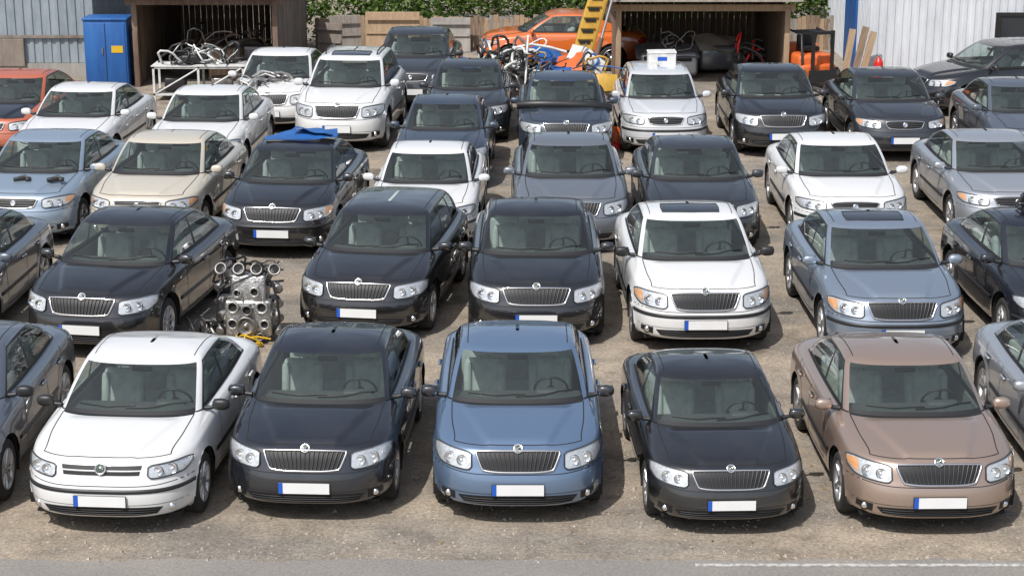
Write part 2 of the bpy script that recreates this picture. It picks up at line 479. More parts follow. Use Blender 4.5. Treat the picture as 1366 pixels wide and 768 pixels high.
    for s in (-1, 1):
        if base != 'B':
            xx = lin(.63, .765, 4)
            patchF(trim, [(x*s, .345) for x in xx], [(x*s, .255+.02*(x-.6)/.13) for x in xx], 'grille', .004, 3)
            p = PF(.695*s, .302, .006)
            trim.lathe([(.038, .0), (.036, .012), (.0, .015)], 'bulb', p, (s*.15, -1, 0), 16)
            trim.lathe([(.042, .0), (.042, .012), (.036, .013)], 'black', p, (s*.15, -1, 0), 16)
        else:
            p = PF(.67*s, .30, .004)
            trim.lathe([(.035, .0), (.033, .010), (.0, .012)], 'bulb', p, (s*.15, -1, 0), 16)
    xs = lin(-.84, .84, 40)
    ribbon(trim, [PF(x, .542 if abs(x) < .42 else .542+.02*sstep((abs(x)-.42)/.4), 0) for x in xs], .008, 'seam', bvh)
    ribbon(trim, [PF(x, .355, 0) for x in lin(-.8, .8, 40)], .005, 'seam', bvh)
    if strip:
        xr = [x for x in lin(-.845, .845, 44)]
        trim.grid([[PF(x, .512, .001) for x in xr], [PF(x, .505, .012) for x in xr], [PF(x, .477, .012) for x in xr], [PF(x, .470, .001) for x in xr]], 'black', True)
    # ---- number plate
    yc = PF(0, .40).y-.014
    pl.box((0, yc, .402), (.53, .012, .118), 'black', (R(-3), 0, 0), .004, 1)
    pl.box((.022, yc-.0075, .402), (.472, .004, .108), 'plate', (R(-3), 0, 0), 0)
    pl.box((-.237, yc-.0078, .402), (.044, .005, .108), 'eu', (R(-3), 0, 0), 0)
    for s in (-1, 1):
        P = []
        for z in lin(.64, .80, 3):
            row = []
            for x in lin(.55, .84, 6):
                h = bvh.ray_cast(Vector((x*s, 6, z)), Vector((0, -1, 0)))
                row.append(h[0]+Vector((0, .006, 0)) if h[0] else Vector((x*s, L-.3, z)))
            P.append(row)
        lamp.grid(P, 'redl', True)
    pl.box((0, L-.01, .55), (.52, .02, .11), 'plate', (0, 0, 0), .003, 1)
    # ---- seams
    r0 = next(r for r in range(nb) if tags[r] == (7, 3))
    for idx in (i1, NU-i1):
        ribbon(trim, [FR[r][idx] for r in range(r0, nb-1)], .011, 'seam', bvh)
    ribbon(trim, [FR[r0][i % NU] for i in range(-i1, i1+1)], .011, 'seam', bvh)
    sd = [[(1.50, .89), (1.50, .8), (1.485, .65), (1.48, .5), (1.50, .3)], [(2.36, .88), (2.37, .7), (2.37, .5), (2.36, .3)], [(3.14, .88), (3.12, .81), (3.02, .73), (2.87, .65), (2.80, .5), (2.77, .3)], [(1.50, .3), (2.0, .3), (2.4, .3), (2.77, .3)]]
    if kind == 'coupe': sd = [sd[0], [(2.7, .88), (2.7, .6), (2.65, .3)], [(1.5, .3), (2.2, .3), (2.65, .3)]]
    for s in (-1, 1):
        for path in sd:
            pp = []
            for a, b_ in zip(path, path[1:]):
                pp += [PS(a[0]+(b_[0]-a[0])*q, a[1]+(b_[1]-a[1])*q, s) for q in (0, .25, .5, .75)]
            pp.append(PS(path[-1][0], path[-1][1], s))
            ribbon(trim, pp, .010, 'seam', bvh)
        ys = lin(1.24, 2.79, 20)
        trim.grid([[PS(y, .525, s, .001) for y in ys], [PS(y, .517, s, .012) for y in ys], [PS(y, .48, s, .012) for y in ys], [PS(y, .47, s, .001) for y in ys]], 'black' if (strip or amber) else 'paint_trim', True)
        for hy in ((2.22, 2.96) if kind != 'coupe' else (2.5,)):
            p = PS(hy, .76, s, .022)
            body.box(p, (.03, .17, .028), 'paint', (0, 0, 0), .011, 2)
            q = PS(hy, .755, s, .002); trim.box(q, (.008, .12, .05), 'seam', (0, 0, 0), .003, 1)
        # mirrors
        body.ell((.930*s, 1.31, .970), (.092, .052, .060), MIR, 18, 10, .75)
        trim.box((.930*s, 1.348, .970), (.145, .012, .088), 'chrome', (0, 0, 0), .004, 1)
        trim.box((.930*s, 1.340, .970), (.160, .016, .100), 'black', (0, 0, 0), .006, 1)
        trim.tube([(.76*s, 1.31, .925), (.82*s, 1.315, .93), (.87*s, 1.32, .945)], [.03, .024, .022], 'black', 8)
        pth = [FR[-1][i] if s > 0 else FR[-1][NU-i] for i in range(i1, i3)]
        trim.tube([p+Vector((s*.003, 0, .002)) for p in pth], .009, 'black', 5)
        ribbon(trim, [PT(.54*s*(1-.02*(y-2.4)**2), y) for y in lin(1.84, G['g2']-.12, 12)], .010, 'seam', gbvh)
        if kind == 'suv':
            rp = [PT(.50*s, y, .045 if 0 < k < 10 else .0) for k, y in enumerate(lin(1.95, G['g2']-.1, 10))]
            trim.tube(rp, .014, 'slat', 6)
        for ay in (AY1, ay2):
            P = []
            for k in range(19):
                a = R(-22+224*k/18)
                P.append([Vector((x*s, ay+math.cos(a)*AR, max(.12, WR+math.sin(a)*AR))) for x in (.865, .5)])
            trim.grid(P, 'seam', True)
            trim.lathe([(0, 0), (AR, 0)], 'seam', (s*.5, ay, WR), (s, 0, 0), 20)
    # wipers
    for x0, x1 in ((-.52, .08), (-.02, .58)):
        a = [PT(x0+(x1-x0)*q, CY+.02+.13*abs((x0+(x1-x0)*q)/.7)**2*1.2+(.055 if q > .5 else .035)+.015, .014) for q in (0, .25, .5, .75, 1)]
        trim.tube(a, .008, 'black', 5)
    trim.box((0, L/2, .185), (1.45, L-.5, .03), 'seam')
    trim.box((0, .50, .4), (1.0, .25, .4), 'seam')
    # ---- interior
    cab.box((0, 2.3, .26), (1.42, 2.5, .04), 'cabin')
    for s in (-1, 1):
        cab.box((.745*s, 2.25, .59), (.05, 2.3, .58), 'cabin', (0, 0, 0), .02)
    cab.box((0, 1.34, .80), (1.40, .46, .18), 'dash', (R(6), 0, 0), .06, 3)
    cab.box((0, 1.10, .82), (1.3, .25, .12), 'dash', (0, 0, 0), .03)
    cab.box((.36, 1.50, .89), (.34, .14, .08), 'dash', (0, 0, 0), .03)
    cab.box((0, 1.75, .5), (.26, .7, .35), 'dash', (0, 0, 0), .04)
    sw = Matrix.Translation((.36, 1.66, .87)) @ Matrix.Rotation(R(-62), 4, 'X')
    cab.tube([sw @ Vector((.18*math.cos(a), .18*math.sin(a), 0)) for a in [2*math.pi*k/20 for k in range(20)]], .014, 'black', 6, closed=True)
    for a in (0, math.pi, -math.pi/2): cab.tube([sw @ Vector((0, 0, -.02)), sw @ Vector((.18*math.cos(a), .18*math.sin(a), 0))], .014, 'black', 5)
    cab.lathe([(0, .02), (.05, .015), (.055, -.02)], 'black', sw @ Vector((0, 0, 0)), sw.to_3x3() @ Vector((0, 0, 1)), 12)
    for s in (-1, 1):
        cab.box((.36*s, 1.97, .50), (.50, .52, .17), 'seat', (R(5), 0, 0), .06, 3)
        cab.box((.36*s, 2.23, .75), (.46, .13, .56), 'seat', (R(-16), 0, 0), .06, 3)
        for t in (-1, 1): cab.box((.36*s+t*.19, 2.19, .75), (.09, .16, .48), 'seat', (R(-16), 0, 0), .04, 2)
        cab.box((.36*s, 2.32, 1.11), (.25, .10, .16), 'seat', (R(-12), 0, 0), .045, 3)
        for t in (-.05, .05): cab.tube([(.36*s+t, 2.30, .98), (.36*s+t, 2.31, 1.06)], .007, 'slat', 5)
        cab.box((.36*s, 3.00, .97), (.26, .09, .12), 'seat', (R(-12), 0, 0), .04, 3)
    cab.box((0, 2.70, .50), (1.28, .5, .16), 'seat', (R(4), 0, 0), .05, 3)
    cab.box((0, 2.95, .74), (1.28, .14, .46), 'seat', (R(-16), 0, 0), .05, 3)
    cab.box((0, 3.27, .87), (1.28, .42, .02), 'dash')
    cab.box((0, 1.72, 1.20), (.22, .03, .06), 'black', (R(10), 0, 0), .015)
    off = Vector((0, -L/2, 0))
    d = dict(L=L, body=body.mesh('body', off), windows=win.mesh('windows', off), trim=trim.mesh('trim', off), lamps=lamp.mesh('lamps', off),
             plates=pl.mesh('number_plates', off), interior=cab.mesh('interior', off), ay=(AY1-L/2, ay2-L/2))
    for key in ('windows', 'body'):
        bm = bmesh.new(); bm.from_mesh(d[key])
        bmesh.ops.delete(bm, geom=[v for v in bm.verts if not v.link_faces], context='VERTS')
        if key == 'windows': bmesh.ops.recalc_face_normals(bm, faces=bm.faces[:])
        bm.to_mesh(d[key]); bm.free()
    sr = MB()
    sr.grid([[PT(x, y, .004) for x in lin(-.37, .37, 8)] for y in lin(1.86, 2.20, 5)], 'sunroof', True)
    sr.tube([PT(x, y, .004) for x, y in [(-.37, 1.86), (0, 1.84), (.37, 1.86), (.38, 2.03), (.37, 2.20), (0, 2.21), (-.37, 2.20), (-.38, 2.03)]], .008, 'black', 5, closed=True)
    d['sunroof'] = sr.mesh('sunroof', off)
    pp = MB(); pp.box((-.30, 1.31, .905), (.21, .15, .004), 'paper', (R(8), 0, .3)); pp.box((.05, 1.28, .91), (.10, .14, .004), 'paper', (R(8), 0, -.2))
    d['papers'] = pp.mesh('papers', off)
    return d
M['paint_hood'] = M['paint'].copy(); M['paint_hood'].name = 'hood_paint'
M['paint_mirror'] = M['paint'].copy(); M['paint_mirror'].name = 'mirror_paint'
M['paint_trim'] = simple('moulding_grey', (0.03, 0.03, 0.033), 0.35)

def build_wheel(nsp, name):
    w = MB(); ax = (1, 0, 0)
    w.lathe([(.205, -.09), (.24, -.10), (.29, -.098), (.309, -.08), (.315, -.05), (.315, .05), (.309, .08), (.29, .098), (.24, .10), (.212, .092)], 'tyre', (0, 0, 0), ax, 36)
    for h in (-.03, 0, .03): w.lathe([(.3155, h-.003), (.3155, h+.003)], 'rimdark', (0, 0, 0), ax, 36)
    w.lathe([(.213, .094), (.208, .100), (.198, .096), (.190, .06), (.188, -.08)], 'rim', (0, 0, 0), ax, 36)
    w.lathe([(.19, .02), (.0, .02)], 'rimdark', (0, 0, 0), ax, 24)
    w.lathe([(.13, .03), (.12, .035), (.05, .035)], 'slat', (0, 0, 0), ax, 24)
    w.lathe([(0, .088), (.028, .086), (.032, .08), (.05, .078), (.058, .06), (.06, .03)], 'rim', (0, 0, 0), ax, 18)
    for k in range(nsp):
        a = 2*math.pi*k/nsp
        c, s = math.cos(a), math.sin(a); wi = .032 if nsp < 8 else .019
        def P(r, t, h): return Vector((h, c*r-s*t, s*r+c*t))
        P1 = [P(.045, -wi*.9, .060), P(.045, -wi*.6, .08), P(.045, wi*.6, .08), P(.045, wi*.9, .060)]
        P2 = [P(.12, -wi*.8, .064), P(.12, -wi*.5, .085), P(.12, wi*.5, .085), P(.12, wi*.8, .064)]
        P3 = [P(.20, -wi*1.2, .070), P(.20, -wi*.9, .092), P(.20, wi*.9, .092), P(.20, wi*1.2, .070)]
        w.grid([P1, P2, P3], 'rim', False)
    for k in range(5):
        a = 2*math.pi*k/5; w.lathe([(.007, .08), (0, .084)], 'rimdark', (0, .038*math.cos(a), .038*math.sin(a)), ax, 6)
    return w.mesh(name)
WH = [build_wheel(5, 'wheel'), build_wheel(9, 'wheel')]

PAINTS = dict(
    black=paint('paint_black', (.006, .006, .0068), 0, .3, .04), navy=paint('paint_navy', (.009, .0105, .016), .2, .35, .05),
    dkgrey=paint('paint_dark_grey', (.030, .034, .040), .4, .35, .06), white=paint('paint_white', (.67, .67, .66), 0, .35, .06),
    blue=paint('paint_blue', (.14, .215, .335), .5, .33, .04), bluegrey=paint('paint_blue_grey', (.12, .14, .175), .5, .36, .06),
    silverblue=paint('paint_silver_blue', (.28, .335, .41), .6, .36, .05), paleblue=paint('paint_pale_blue', (.27, .345, .43), .4, .4, .07),
    grey=paint('paint_grey', (.20, .22, .245), .55, .36, .07), silver=paint('paint_silver', (.42, .44, .47), .6, .38, .07),
    beige=paint('paint_beige', (.54, .49, .40), .1, .4, .07), champagne=paint('paint_champagne', (.36, .265, .21), .5, .36, .04),
    dkblue=paint('paint_dark_blue', (.048, .066, .096), .45, .35, .07), rust=paint('paint_rust_orange', (.42, .10, .04), 0, .4, .08),
    orange=paint('paint_orange', (.62, .13, .015), 0, .3, .06), pearl=paint('paint_pearl', (.60, .61, .62), .2, .35, .07), mblack=M['black'])
CARS = {}
def car(kind, style, X, d, yaw, pt, sc=1.0, sun=False, hood=None, wheel=0, zs=1.0, mirror=None, papers=False):
    key = (kind, style)
    if key not in CARS: CARS[key] = build_car(kind, style)
    D = CARS[key]; a = -R(yaw); h = D['L']/2*sc
    e = empty('parked_car', (X-math.sin(a)*h, d+math.cos(a)*h, 0), (0, 0, a), (sc, sc, sc*zs))
    for part in ('body', 'windows', 'trim', 'lamps', 'number_plates', 'interior', 'sunroof', 'papers'):
        if part == 'sunroof' and not sun: continue
        if part == 'papers' and not papers: continue
        o = bpy.data.objects.new(part, D['plates' if part == 'number_plates' else part]); COL.objects.link(o); o.parent = e
        for sl in o.material_slots:
            if sl.material == M['paint']: sl.link = 'OBJECT'; sl.material = PAINTS[pt]
            elif sl.material == M['paint_hood']: sl.link = 'OBJECT'; sl.material = PAINTS[hood or pt]
            elif sl.material == M['paint_mirror']: sl.link = 'OBJECT'; sl.material = PAINTS[mirror or pt]
    for s in (-1, 1):
        for i, ay in enumerate(D['ay']):
            o = bpy.data.objects.new('wheel', WH[wheel]); COL.objects.link(o); o.parent = e
            rs = 1.0 if zs < 1.1 else 1.08
            o.location = (s*.755, ay, .315*rs/zs); o.rotation_euler = (0 if zs != 1 else random.uniform(0, 6), 0, 0 if s > 0 else math.pi)
            o.scale = (1, rs, rs/zs)
    return e

# row A
car('lift', 'A', -6.12, 16.7, 0, 'bluegrey', 1.03, wheel=1, mirror='mblack')
car('lift', 'B', -4.05, 16.47, 4, 'white', 1, wheel=1, mirror='mblack')
car('lift', 'A', -2.08, 16.80, 3, 'navy', .99, zs=1.02)
car('lift', 'A', .06, 16.72, 0, 'blue', 1.0, mirror='navy', zs=1.04)
car('lift', 'A', 2.16, 16.45, -2, 'black', .91, wheel=1)
car('lift', 'M', 4.20, 16.43, -1, 'champagne', 1.0, wheel=0)
car('lift', 'D', 6.38, 16.9, 1, 'silver', 1.02)
# row B
car('lift', 'D', -7.85, 22.2, 2, 'bluegrey', 1.03, zs=1.03)
car('lift', 'A', -5.55, 22.1, 9, 'black', 1.05, wheel=1, zs=1.04)
car('wagon', 'A', -2.06, 22.9, 8, 'black', 1.03, zs=1.03)
car('lift', 'A', .32, 22.55, .5, 'black', 1.05, zs=1.05)
car('lift', 'S', 2.51, 22.3, -1, 'white', 1.06, sun=True, mirror='mblack', zs=1.04)
car('lift', 'S', 4.98, 21.9, -1, 'silverblue', 1.05, sun=True, wheel=1, zs=1.04)
car('lift', 'D', 7.40, 22.0, -2, 'navy', 1.05, wheel=1, zs=1.04)
# row C
car('lift', 'C', -7.98, 28.0, 4, 'paleblue', 1.05, zs=1.04)
car('lift', 'C', -5.97, 27.8, 5, 'beige', 1.06, zs=1.04)
car('lift', 'S', -3.75, 27.2, 5, 'black', 1.06, zs=1.03)
car('lift', 'D', -1.45, 27.5, 2, 'white', 1.02)
car('lift', 'A', .95, 27.5, 0, 'grey', 1.07, zs=1.04)
car('lift', 'A', 3.03, 27.4, 0, 'dkgrey', 1.06, zs=1.03)
car('lift', 'D', 5.46, 27.8, 0, 'white', 1.07)
car('lift', 'C', 8.15, 28.2, 0, 'silver', 1.06)
# row D
car('lift', 'C', -10.3, 34.6, 4, 'rust', 1.07, hood='navy', zs=1.04)
car('lift', 'C', -8.6, 33.3, 4, 'white', 1.06)
car('lift', 'D', -5.98, 32.6, 3, 'white', 1.06, zs=1.04)
car('suv', 'A', -3.52, 35.6, 4, 'white', 1.08, zs=1.18, sun=True)
car('lift', 'A', -1.32, 32.0, 2, 'dkblue', 1.0, zs=1.06)
car('lift', 'A', 1.05, 34.3, 0, 'dkblue', 1.06, zs=1.05)
car('wagon', 'D', 3.06, 35.25, 0, 'pearl', 1.0, zs=1.10, papers=True)
car('lift', 'A', 5.38, 35.1, 0, 'black', 1.08, papers=True, zs=1.05)
car('lift', 'C', 7.70, 34.7, -1, 'dkgrey', 1.07, zs=1.05)
car('lift', 'C', 10.1, 33.5, 0, 'bluegrey', 1.06, zs=1.05)
car('lift', 'A', -5.2, 37.7, 3, 'white', 1.06, zs=1.05)
car('lift', 'C', -2.3, 40.3, 2, 'dkgrey', 1.10, zs=1.09)
car('lift', 'A', -.95, 36.5, 1, 'dkgrey', 1.02, zs=1.05)
car('wagon', 'C', 9.1, 40.4, 74, 'black', 1.08, zs=1.05)
car('coupe', 'C', -.9, 47.3, 90, 'orange', 1.08)

# ------------------------------------------------------------------ ground
def ground_mat():
    m, nt, b, out = new_mat('dusty_ground'); N = nt.nodes.new; L = nt.links.new
    tc = N('ShaderNodeTexCoord')
    def nz(sc, det=4, rough=.6, src=None):
        n = N('ShaderNodeTexNoise'); n.inputs['Scale'].default_value = sc; n.inputs['Detail'].default_value = det; n.inputs['Roughness'].default_value = rough
        L(src or tc.outputs['Object'], n.inputs['Vector']); return n
    def ramp(n, p0, c0, p1, c1):
        r = N('ShaderNodeValToRGB'); r.color_ramp.elements[0].position = p0; r.color_ramp.elements[1].position = p1
        r.color_ramp.elements[0].color = (*c0, 1); r.color_ramp.elements[1].color = (*c1, 1); L(n.outputs['Fac'], r.inputs['Fac']); return r
    def mix(f, a, b_, t='MIX'):
        x = N('ShaderNodeMix'); x.data_type = 'RGBA'; x.blend_type = t
        if isinstance(f, float): x.inputs['Factor'].default_value = f
        else: L(f, x.inputs['Factor'])
        L(a, x.inputs[6]); L(b_, x.inputs[7]); return x.outputs[2]
    mp = N('ShaderNodeMapping'); mp.inputs['Scale'].default_value = (.5, 1.3, 1); L(tc.outputs['Object'], mp.inputs['Vector'])
    a = ramp(nz(.55, 7, .65, mp.outputs[0]), .38, (.245, .225, .198), .60, (.37, .315, .252))
    s1 = ramp(nz(24, 4, .85), .32, (.52, .51, .50), .68, (1.36, 1.34, 1.31))
    c = mix(1.0, a.outputs[0], s1.outputs[0], 'MULTIPLY')
    s2 = ramp(nz(1.9, 6, .75), .34, (.70, .695, .69), .6, (1.08, 1.07, 1.05))
    c = mix(1.0, c, s2.outputs[0], 'MULTIPLY')
    st = ramp(nz(.9, 4, .6), .58, (1, 1, 1), .70, (.62, .59, .56))
    c = mix(1.0, c, st.outputs[0], 'MULTIPLY')
    wn = nz(.8, 4, .7); wm = N('ShaderNodeVectorMath'); wm.operation = 'MULTIPLY_ADD'; wm.inputs[1].default_value = (2.2, 2.2, 0)
    L(wn.outputs['Color'], wm.inputs[0]); L(tc.outputs['Object'], wm.inputs[2])
    mp2 = N('ShaderNodeMapping'); mp2.inputs['Scale'].default_value = (.35, 1.0, 1); L(wm.outputs[0], mp2.inputs['Vector'])
    vo = N('ShaderNodeTexVoronoi'); vo.feature = 'DISTANCE_TO_EDGE'; vo.inputs['Scale'].default_value = .35; L(mp2.outputs[0], vo.inputs['Vector'])
    cr = N('ShaderNodeMapRange'); cr.inputs['From Min'].default_value = .0; cr.inputs['From Max'].default_value = .008; cr.inputs['To Min'].default_value = .4; cr.inputs['To Max'].default_value = 0.0
    L(vo.outputs['Distance'], cr.inputs['Value'])
    dk = N('ShaderNodeRGB'); dk.outputs[0].default_value = (.08, .068, .055, 1)
    c = mix(cr.outputs[0], c, dk.outputs[0])
    L(c, b.inputs['Base Color']); b.inputs['Roughness'].default_value = .92; b.inputs['Specular IOR Level'].default_value = .2
    bb = N('ShaderNodeBump'); bb.inputs['Strength'].default_value = .7; bb.inputs['Distance'].default_value = .03
    n3 = nz(14, 5, .85)
    L(n3.outputs['Fac'], bb.inputs['Height']); L(bb.outputs['Normal'], b.inputs['Normal'])
    return m
g = MB(); g.add([(-400, -300, 0), (400, -300, 0), (400, 600, 0), (-400, 600, 0)], [[0, 1, 2, 3]], ground_mat(), False); g.obj('ground')

def road_mat():
    m, nt, b, out = new_mat('road_asphalt'); N = nt.nodes.new; L = nt.links.new
    tc = N('ShaderNodeTexCoord'); n = N('ShaderNodeTexNoise'); n.inputs['Scale'].default_value = 30; n.inputs['Detail'].default_value = 4; n.inputs['Roughness'].default_value = .8
    L(tc.outputs['Object'], n.inputs['Vector'])
    r = N('ShaderNodeValToRGB'); r.color_ramp.elements[0].position = .3; r.color_ramp.elements[1].position = .7
    r.color_ramp.elements[0].color = (.155, .148, .138, 1); r.color_ramp.elements[1].color = (.27, .255, .238, 1); L(n.outputs['Fac'], r.inputs['Fac'])
    n2 = N('ShaderNodeTexNoise'); n2.inputs['Scale'].default_value = .7; n2.inputs['Detail'].default_value = 5; L(tc.outputs['Object'], n2.inputs['Vector'])
    r2 = N('ShaderNodeValToRGB'); r2.color_ramp.elements[0].position = .3; r2.color_ramp.elements[1].position = .7
    r2.color_ramp.elements[0].color = (.85, .85, .85, 1); r2.color_ramp.elements[1].color = (1.18, 1.13, 1.07, 1); L(n2.outputs['Fac'], r2.inputs['Fac'])
    x = N('ShaderNodeMix'); x.data_type = 'RGBA'; x.blend_type = 'MULTIPLY'; x.inputs['Factor'].default_value = 1
    L(r.outputs[0], x.inputs[6]); L(r2.outputs[0], x.inputs[7]); L(x.outputs[2], b.inputs['Base Color']); b.inputs['Roughness'].default_value = .9
    return m
rd = MB(); A = []; B = []
for k in range(1601):
    x = -100+k*.125
    A.append((x, 15.96+.07*noise.noise(Vector((x*1.1, 3, 0)))+.06*noise.noise(Vector((x*6, 7, 0))), .004)); B.append((x, 6.0, .004))
rd.grid([A, B], road_mat(), False); rd.obj('road')
def line_mat():
    m, nt, b, out = new_mat('road_paint'); N = nt.nodes.new; L = nt.links.new
    tc = N('ShaderNodeTexCoord'); n = N('ShaderNodeTexNoise'); n.inputs['Scale'].default_value = 18; n.inputs['Detail'].default_value = 5; L(tc.outputs['Object'], n.inputs['Vector'])
    r = N('ShaderNodeValToRGB'); r.color_ramp.elements[0].position = .4; r.color_ramp.elements[1].position = .56
    r.color_ramp.elements[0].color = (.26, .25, .235, 1); r.color_ramp.elements[1].color = (.46, .45, .42, 1); L(n.outputs['Fac'], r.inputs['Fac']); L(r.outputs[0], b.inputs['Base Color']); b.inputs['Roughness'].default_value = .8
    return m
M['line'] = line_mat()
ln = MB(); ln.add([(1.75, 15.80, .008), (60, 15.80, .008), (60, 15.865, .008), (1.75, 15.865, .008)], [[0, 1, 2, 3]], 'line', False)
for k in range(6): ln.add([(-60+k*9, 9, .008), (-56+k*9, 9, .008), (-56+k*9, 9.12, .008), (-60+k*9, 9.12, .008)], [[0, 1, 2, 3]], 'line', False)
ln.obj('road_marking')

gm = simple('stone', (.32, .285, .24), .9, var=.45, scale=3)
gv = MB()
for k in range(9000):
    y = 15.9+(random.random()**1.5)*28; x = random.uniform(-.34, .34)*(y+2)
    if noise.noise(Vector((x*.6, y*.6, 0))) < -.1 and random.random() < .8: continue
    r = random.uniform(.006, .020)*(1 if random.random() < .96 else 1.9); a = random.uniform(0, 6)
    vs = [(x+r*math.cos(a), y+r*math.sin(a), 0), (x+r*math.cos(a+2.2), y+r*math.sin(a+2.2), 0), (x+r*math.cos(a+4.1), y+r*math.sin(a+4.1), 0), (x+r*.2, y, r*.9)]
    gv.add(vs, [[0, 1, 3], [1, 2, 3], [2, 0, 3]], gm, False)
gv.obj('gravel')
lf = simple('dry_leaf', (.24, .15, .06), .8, var=.4); lv = MB()
for k in range(320):
    y = random.uniform(16, 30); x = random.uniform(-.33, .33)*(y+1); r = random.uniform(.012, .035); a = random.uniform(0, 6)
    lv.add([(x+r*math.cos(a), y+r*math.sin(a), .012), (x+.4*r*math.cos(a+1.6), y+.4*r*math.sin(a+1.6), .004), (x-r*math.cos(a), y-r*math.sin(a), .014), (x-.4*r*math.cos(a+1.6), y-.4*r*math.sin(a+1.6), .02)], [[0, 1, 2, 3]], lf, False)
lv.obj('fallen_leaves')

# ------------------------------------------------------------------ buildings
def weathered(name, c1, c2, rough=.7, sc=(1.5, 1.5, .35), metal=0.0):
    m, nt, b, out = new_mat(name); N = nt.nodes.new; L = nt.links.new
    tc = N('ShaderNodeTexCoord'); mp = N('ShaderNodeMapping'); mp.inputs['Scale'].default_value = sc; L(tc.outputs['Object'], mp.inputs['Vector'])
    n = N('ShaderNodeTexNoise'); n.inputs['Scale'].default_value = 2.5; n.inputs['Detail'].default_value = 6; n.inputs['Roughness'].default_value = .7; L(mp.outputs[0], n.inputs['Vector'])
    r = N('ShaderNodeValToRGB'); r.color_ramp.elements[0].position = .35; r.color_ramp.elements[1].position = .68
    r.color_ramp.elements[0].color = (*c1, 1); r.color_ramp.elements[1].color = (*c2, 1); L(n.outputs['Fac'], r.inputs['Fac'])
    L(r.outputs[0], b.inputs['Base Color']); b.inputs['Roughness'].default_value = rough; b.inputs['Metallic'].default_value = metal
    return m
M['wallgrey'] = weathered('corrugated_grey', (.20, .235, .265), (.31, .35, .385))
M['wallwhite'] = weathered('corrugated_white', (.50, .525, .555), (.64, .66, .69))
M['rustw'] = weathered('rusty_sheet', (.10, .06, .04), (.24, .17, .13), .85)
M['brownsheet'] = weathered('brown_sheet', (.15, .12, .10), (.28, .24, .20), .85)
M['wood'] = weathered('old_wood', (.14, .09, .06), (.30, .21, .14), .85, (6, 6, .8))
M['wood2'] = weathered('tan_wood', (.30, .20, .12), (.43, .31, .20), .8, (6, 6, .8))
M['wood3'] = weathered('grey_wood', (.20, .17, .145), (.33, .29, .25), .85, (6, 6, .8))
M['roof'] = weathered('roof_sheet', (.24, .21, .18), (.38, .34, .29), .8)
M['bluep'] = weathered('blue_metal', (.012, .075, .27), (.02, .12, .36), .5)
M['yellow'] = weathered('yellow_metal', (.42, .23, .03), (.58, .36, .06), .55)
M['orangep'] = weathered('orange_metal', (.50, .09, .02), (.66, .15, .03), .5)
M['redp'] = simple('red_enamel', (.55, .02, .015), .35)
M['concrete'] = weathered('concrete', (.24, .22, .20), (.36, .34, .31), .9)
M['alu'] = simple('cast_aluminium', (.50, .49, .47), .38, .8, var=.3, scale=9, bump=.5)
M['steel'] = simple('dull_steel', (.26, .25, .24), .45, .8, var=.4, scale=7)
M['wpaint'] = simple('white_enamel', (.60, .60, .58), .5, var=.2)
M['dark'] = simple('dark_void', (.015, .014, .013), .9)
M['winglass'] = simple('window_pane', (.03, .035, .04), .15)
M['yellowp'] = simple('yellow_plastic', (.60, .38, .02), .45)

def corr(mb, p0, p1, z0, z1, mat, pitch=.22, depth=.03):
    p0 = Vector(p0); p1 = Vector(p1); d = p1-p0; Lh = d.length; d.normalize(); n = Vector((d.y, -d.x, 0))
    pts = []; t = 0
    while t < Lh:
        for f, o in ((0, 0), (.4, 0), (.5, 1), (.9, 1)):
            tt = min(Lh, t+f*pitch); pts.append(p0+d*tt+n*(depth*o))
        t += pitch
    pts.append(p1)
    mb.grid([[Vector((p.x, p.y, z)) for p in pts] for z in (z0, z1)], mat, False)

e = empty('corrugated_workshop_building', (0, 0, 0))
b = MB(); corr(b, (-22, 45.6, 0), (-10.55, 45.6, 0), .35, 4.6, 'wallgrey'); corr(b, (-10.55, 45.6, 0), (-10.55, 54, 0), .35, 4.6, 'wallgrey'); corr(b, (-22, 54, 0), (-22, 45.6, 0), .35, 4.6, 'wallgrey'); b.obj('walls', e)
b = MB(); b.box((-16.3, 49.8, .17), (11.6, 8.5, .34), 'concrete'); b.box((-16.3, 45.53, 1.02), (11.5, .05, .07), 'brownsheet'); b.obj('plinth', e)
b = MB(); b.box((-16.3, 49.8, 4.75), (12.2, 9.2, .12), 'roof', (R(3), 0, 0)); b.obj('roof', e)
b = MB(); b.box((-13.3, 45.50, .62), (1.9, .06, .7), 'brownsheet', bev=.01, seg=1); b.box((-15.3, 45.5, .95), (1.5, .06, 1.9), 'rustw'); b.box((-14.7, 45.45, .9), (.04, .05, .14), 'steel'); b.obj('door', e)
c = MB(); c.box((0, 0, .84), (1.05, .8, 1.62), 'bluep', bev=.02); c.box((0, -.41, .84), (.96, .02, 1.5), 'bluep', bev=.008)
c.box((.0, -.425, .84), (.012, .012, 1.48), 'dark'); c.box((.28, -.428, .95), (.28, .006, .17), 'yellowp'); c.box((-.08, -.43, .9), (.03, .03, .16), 'steel'); c.box((0, 0, 1.67), (1.1, .86, .05), 'bluep', bev=.01)
c.obj('blue_metal_cabinet', loc=(-9.9, 44.2, 0))

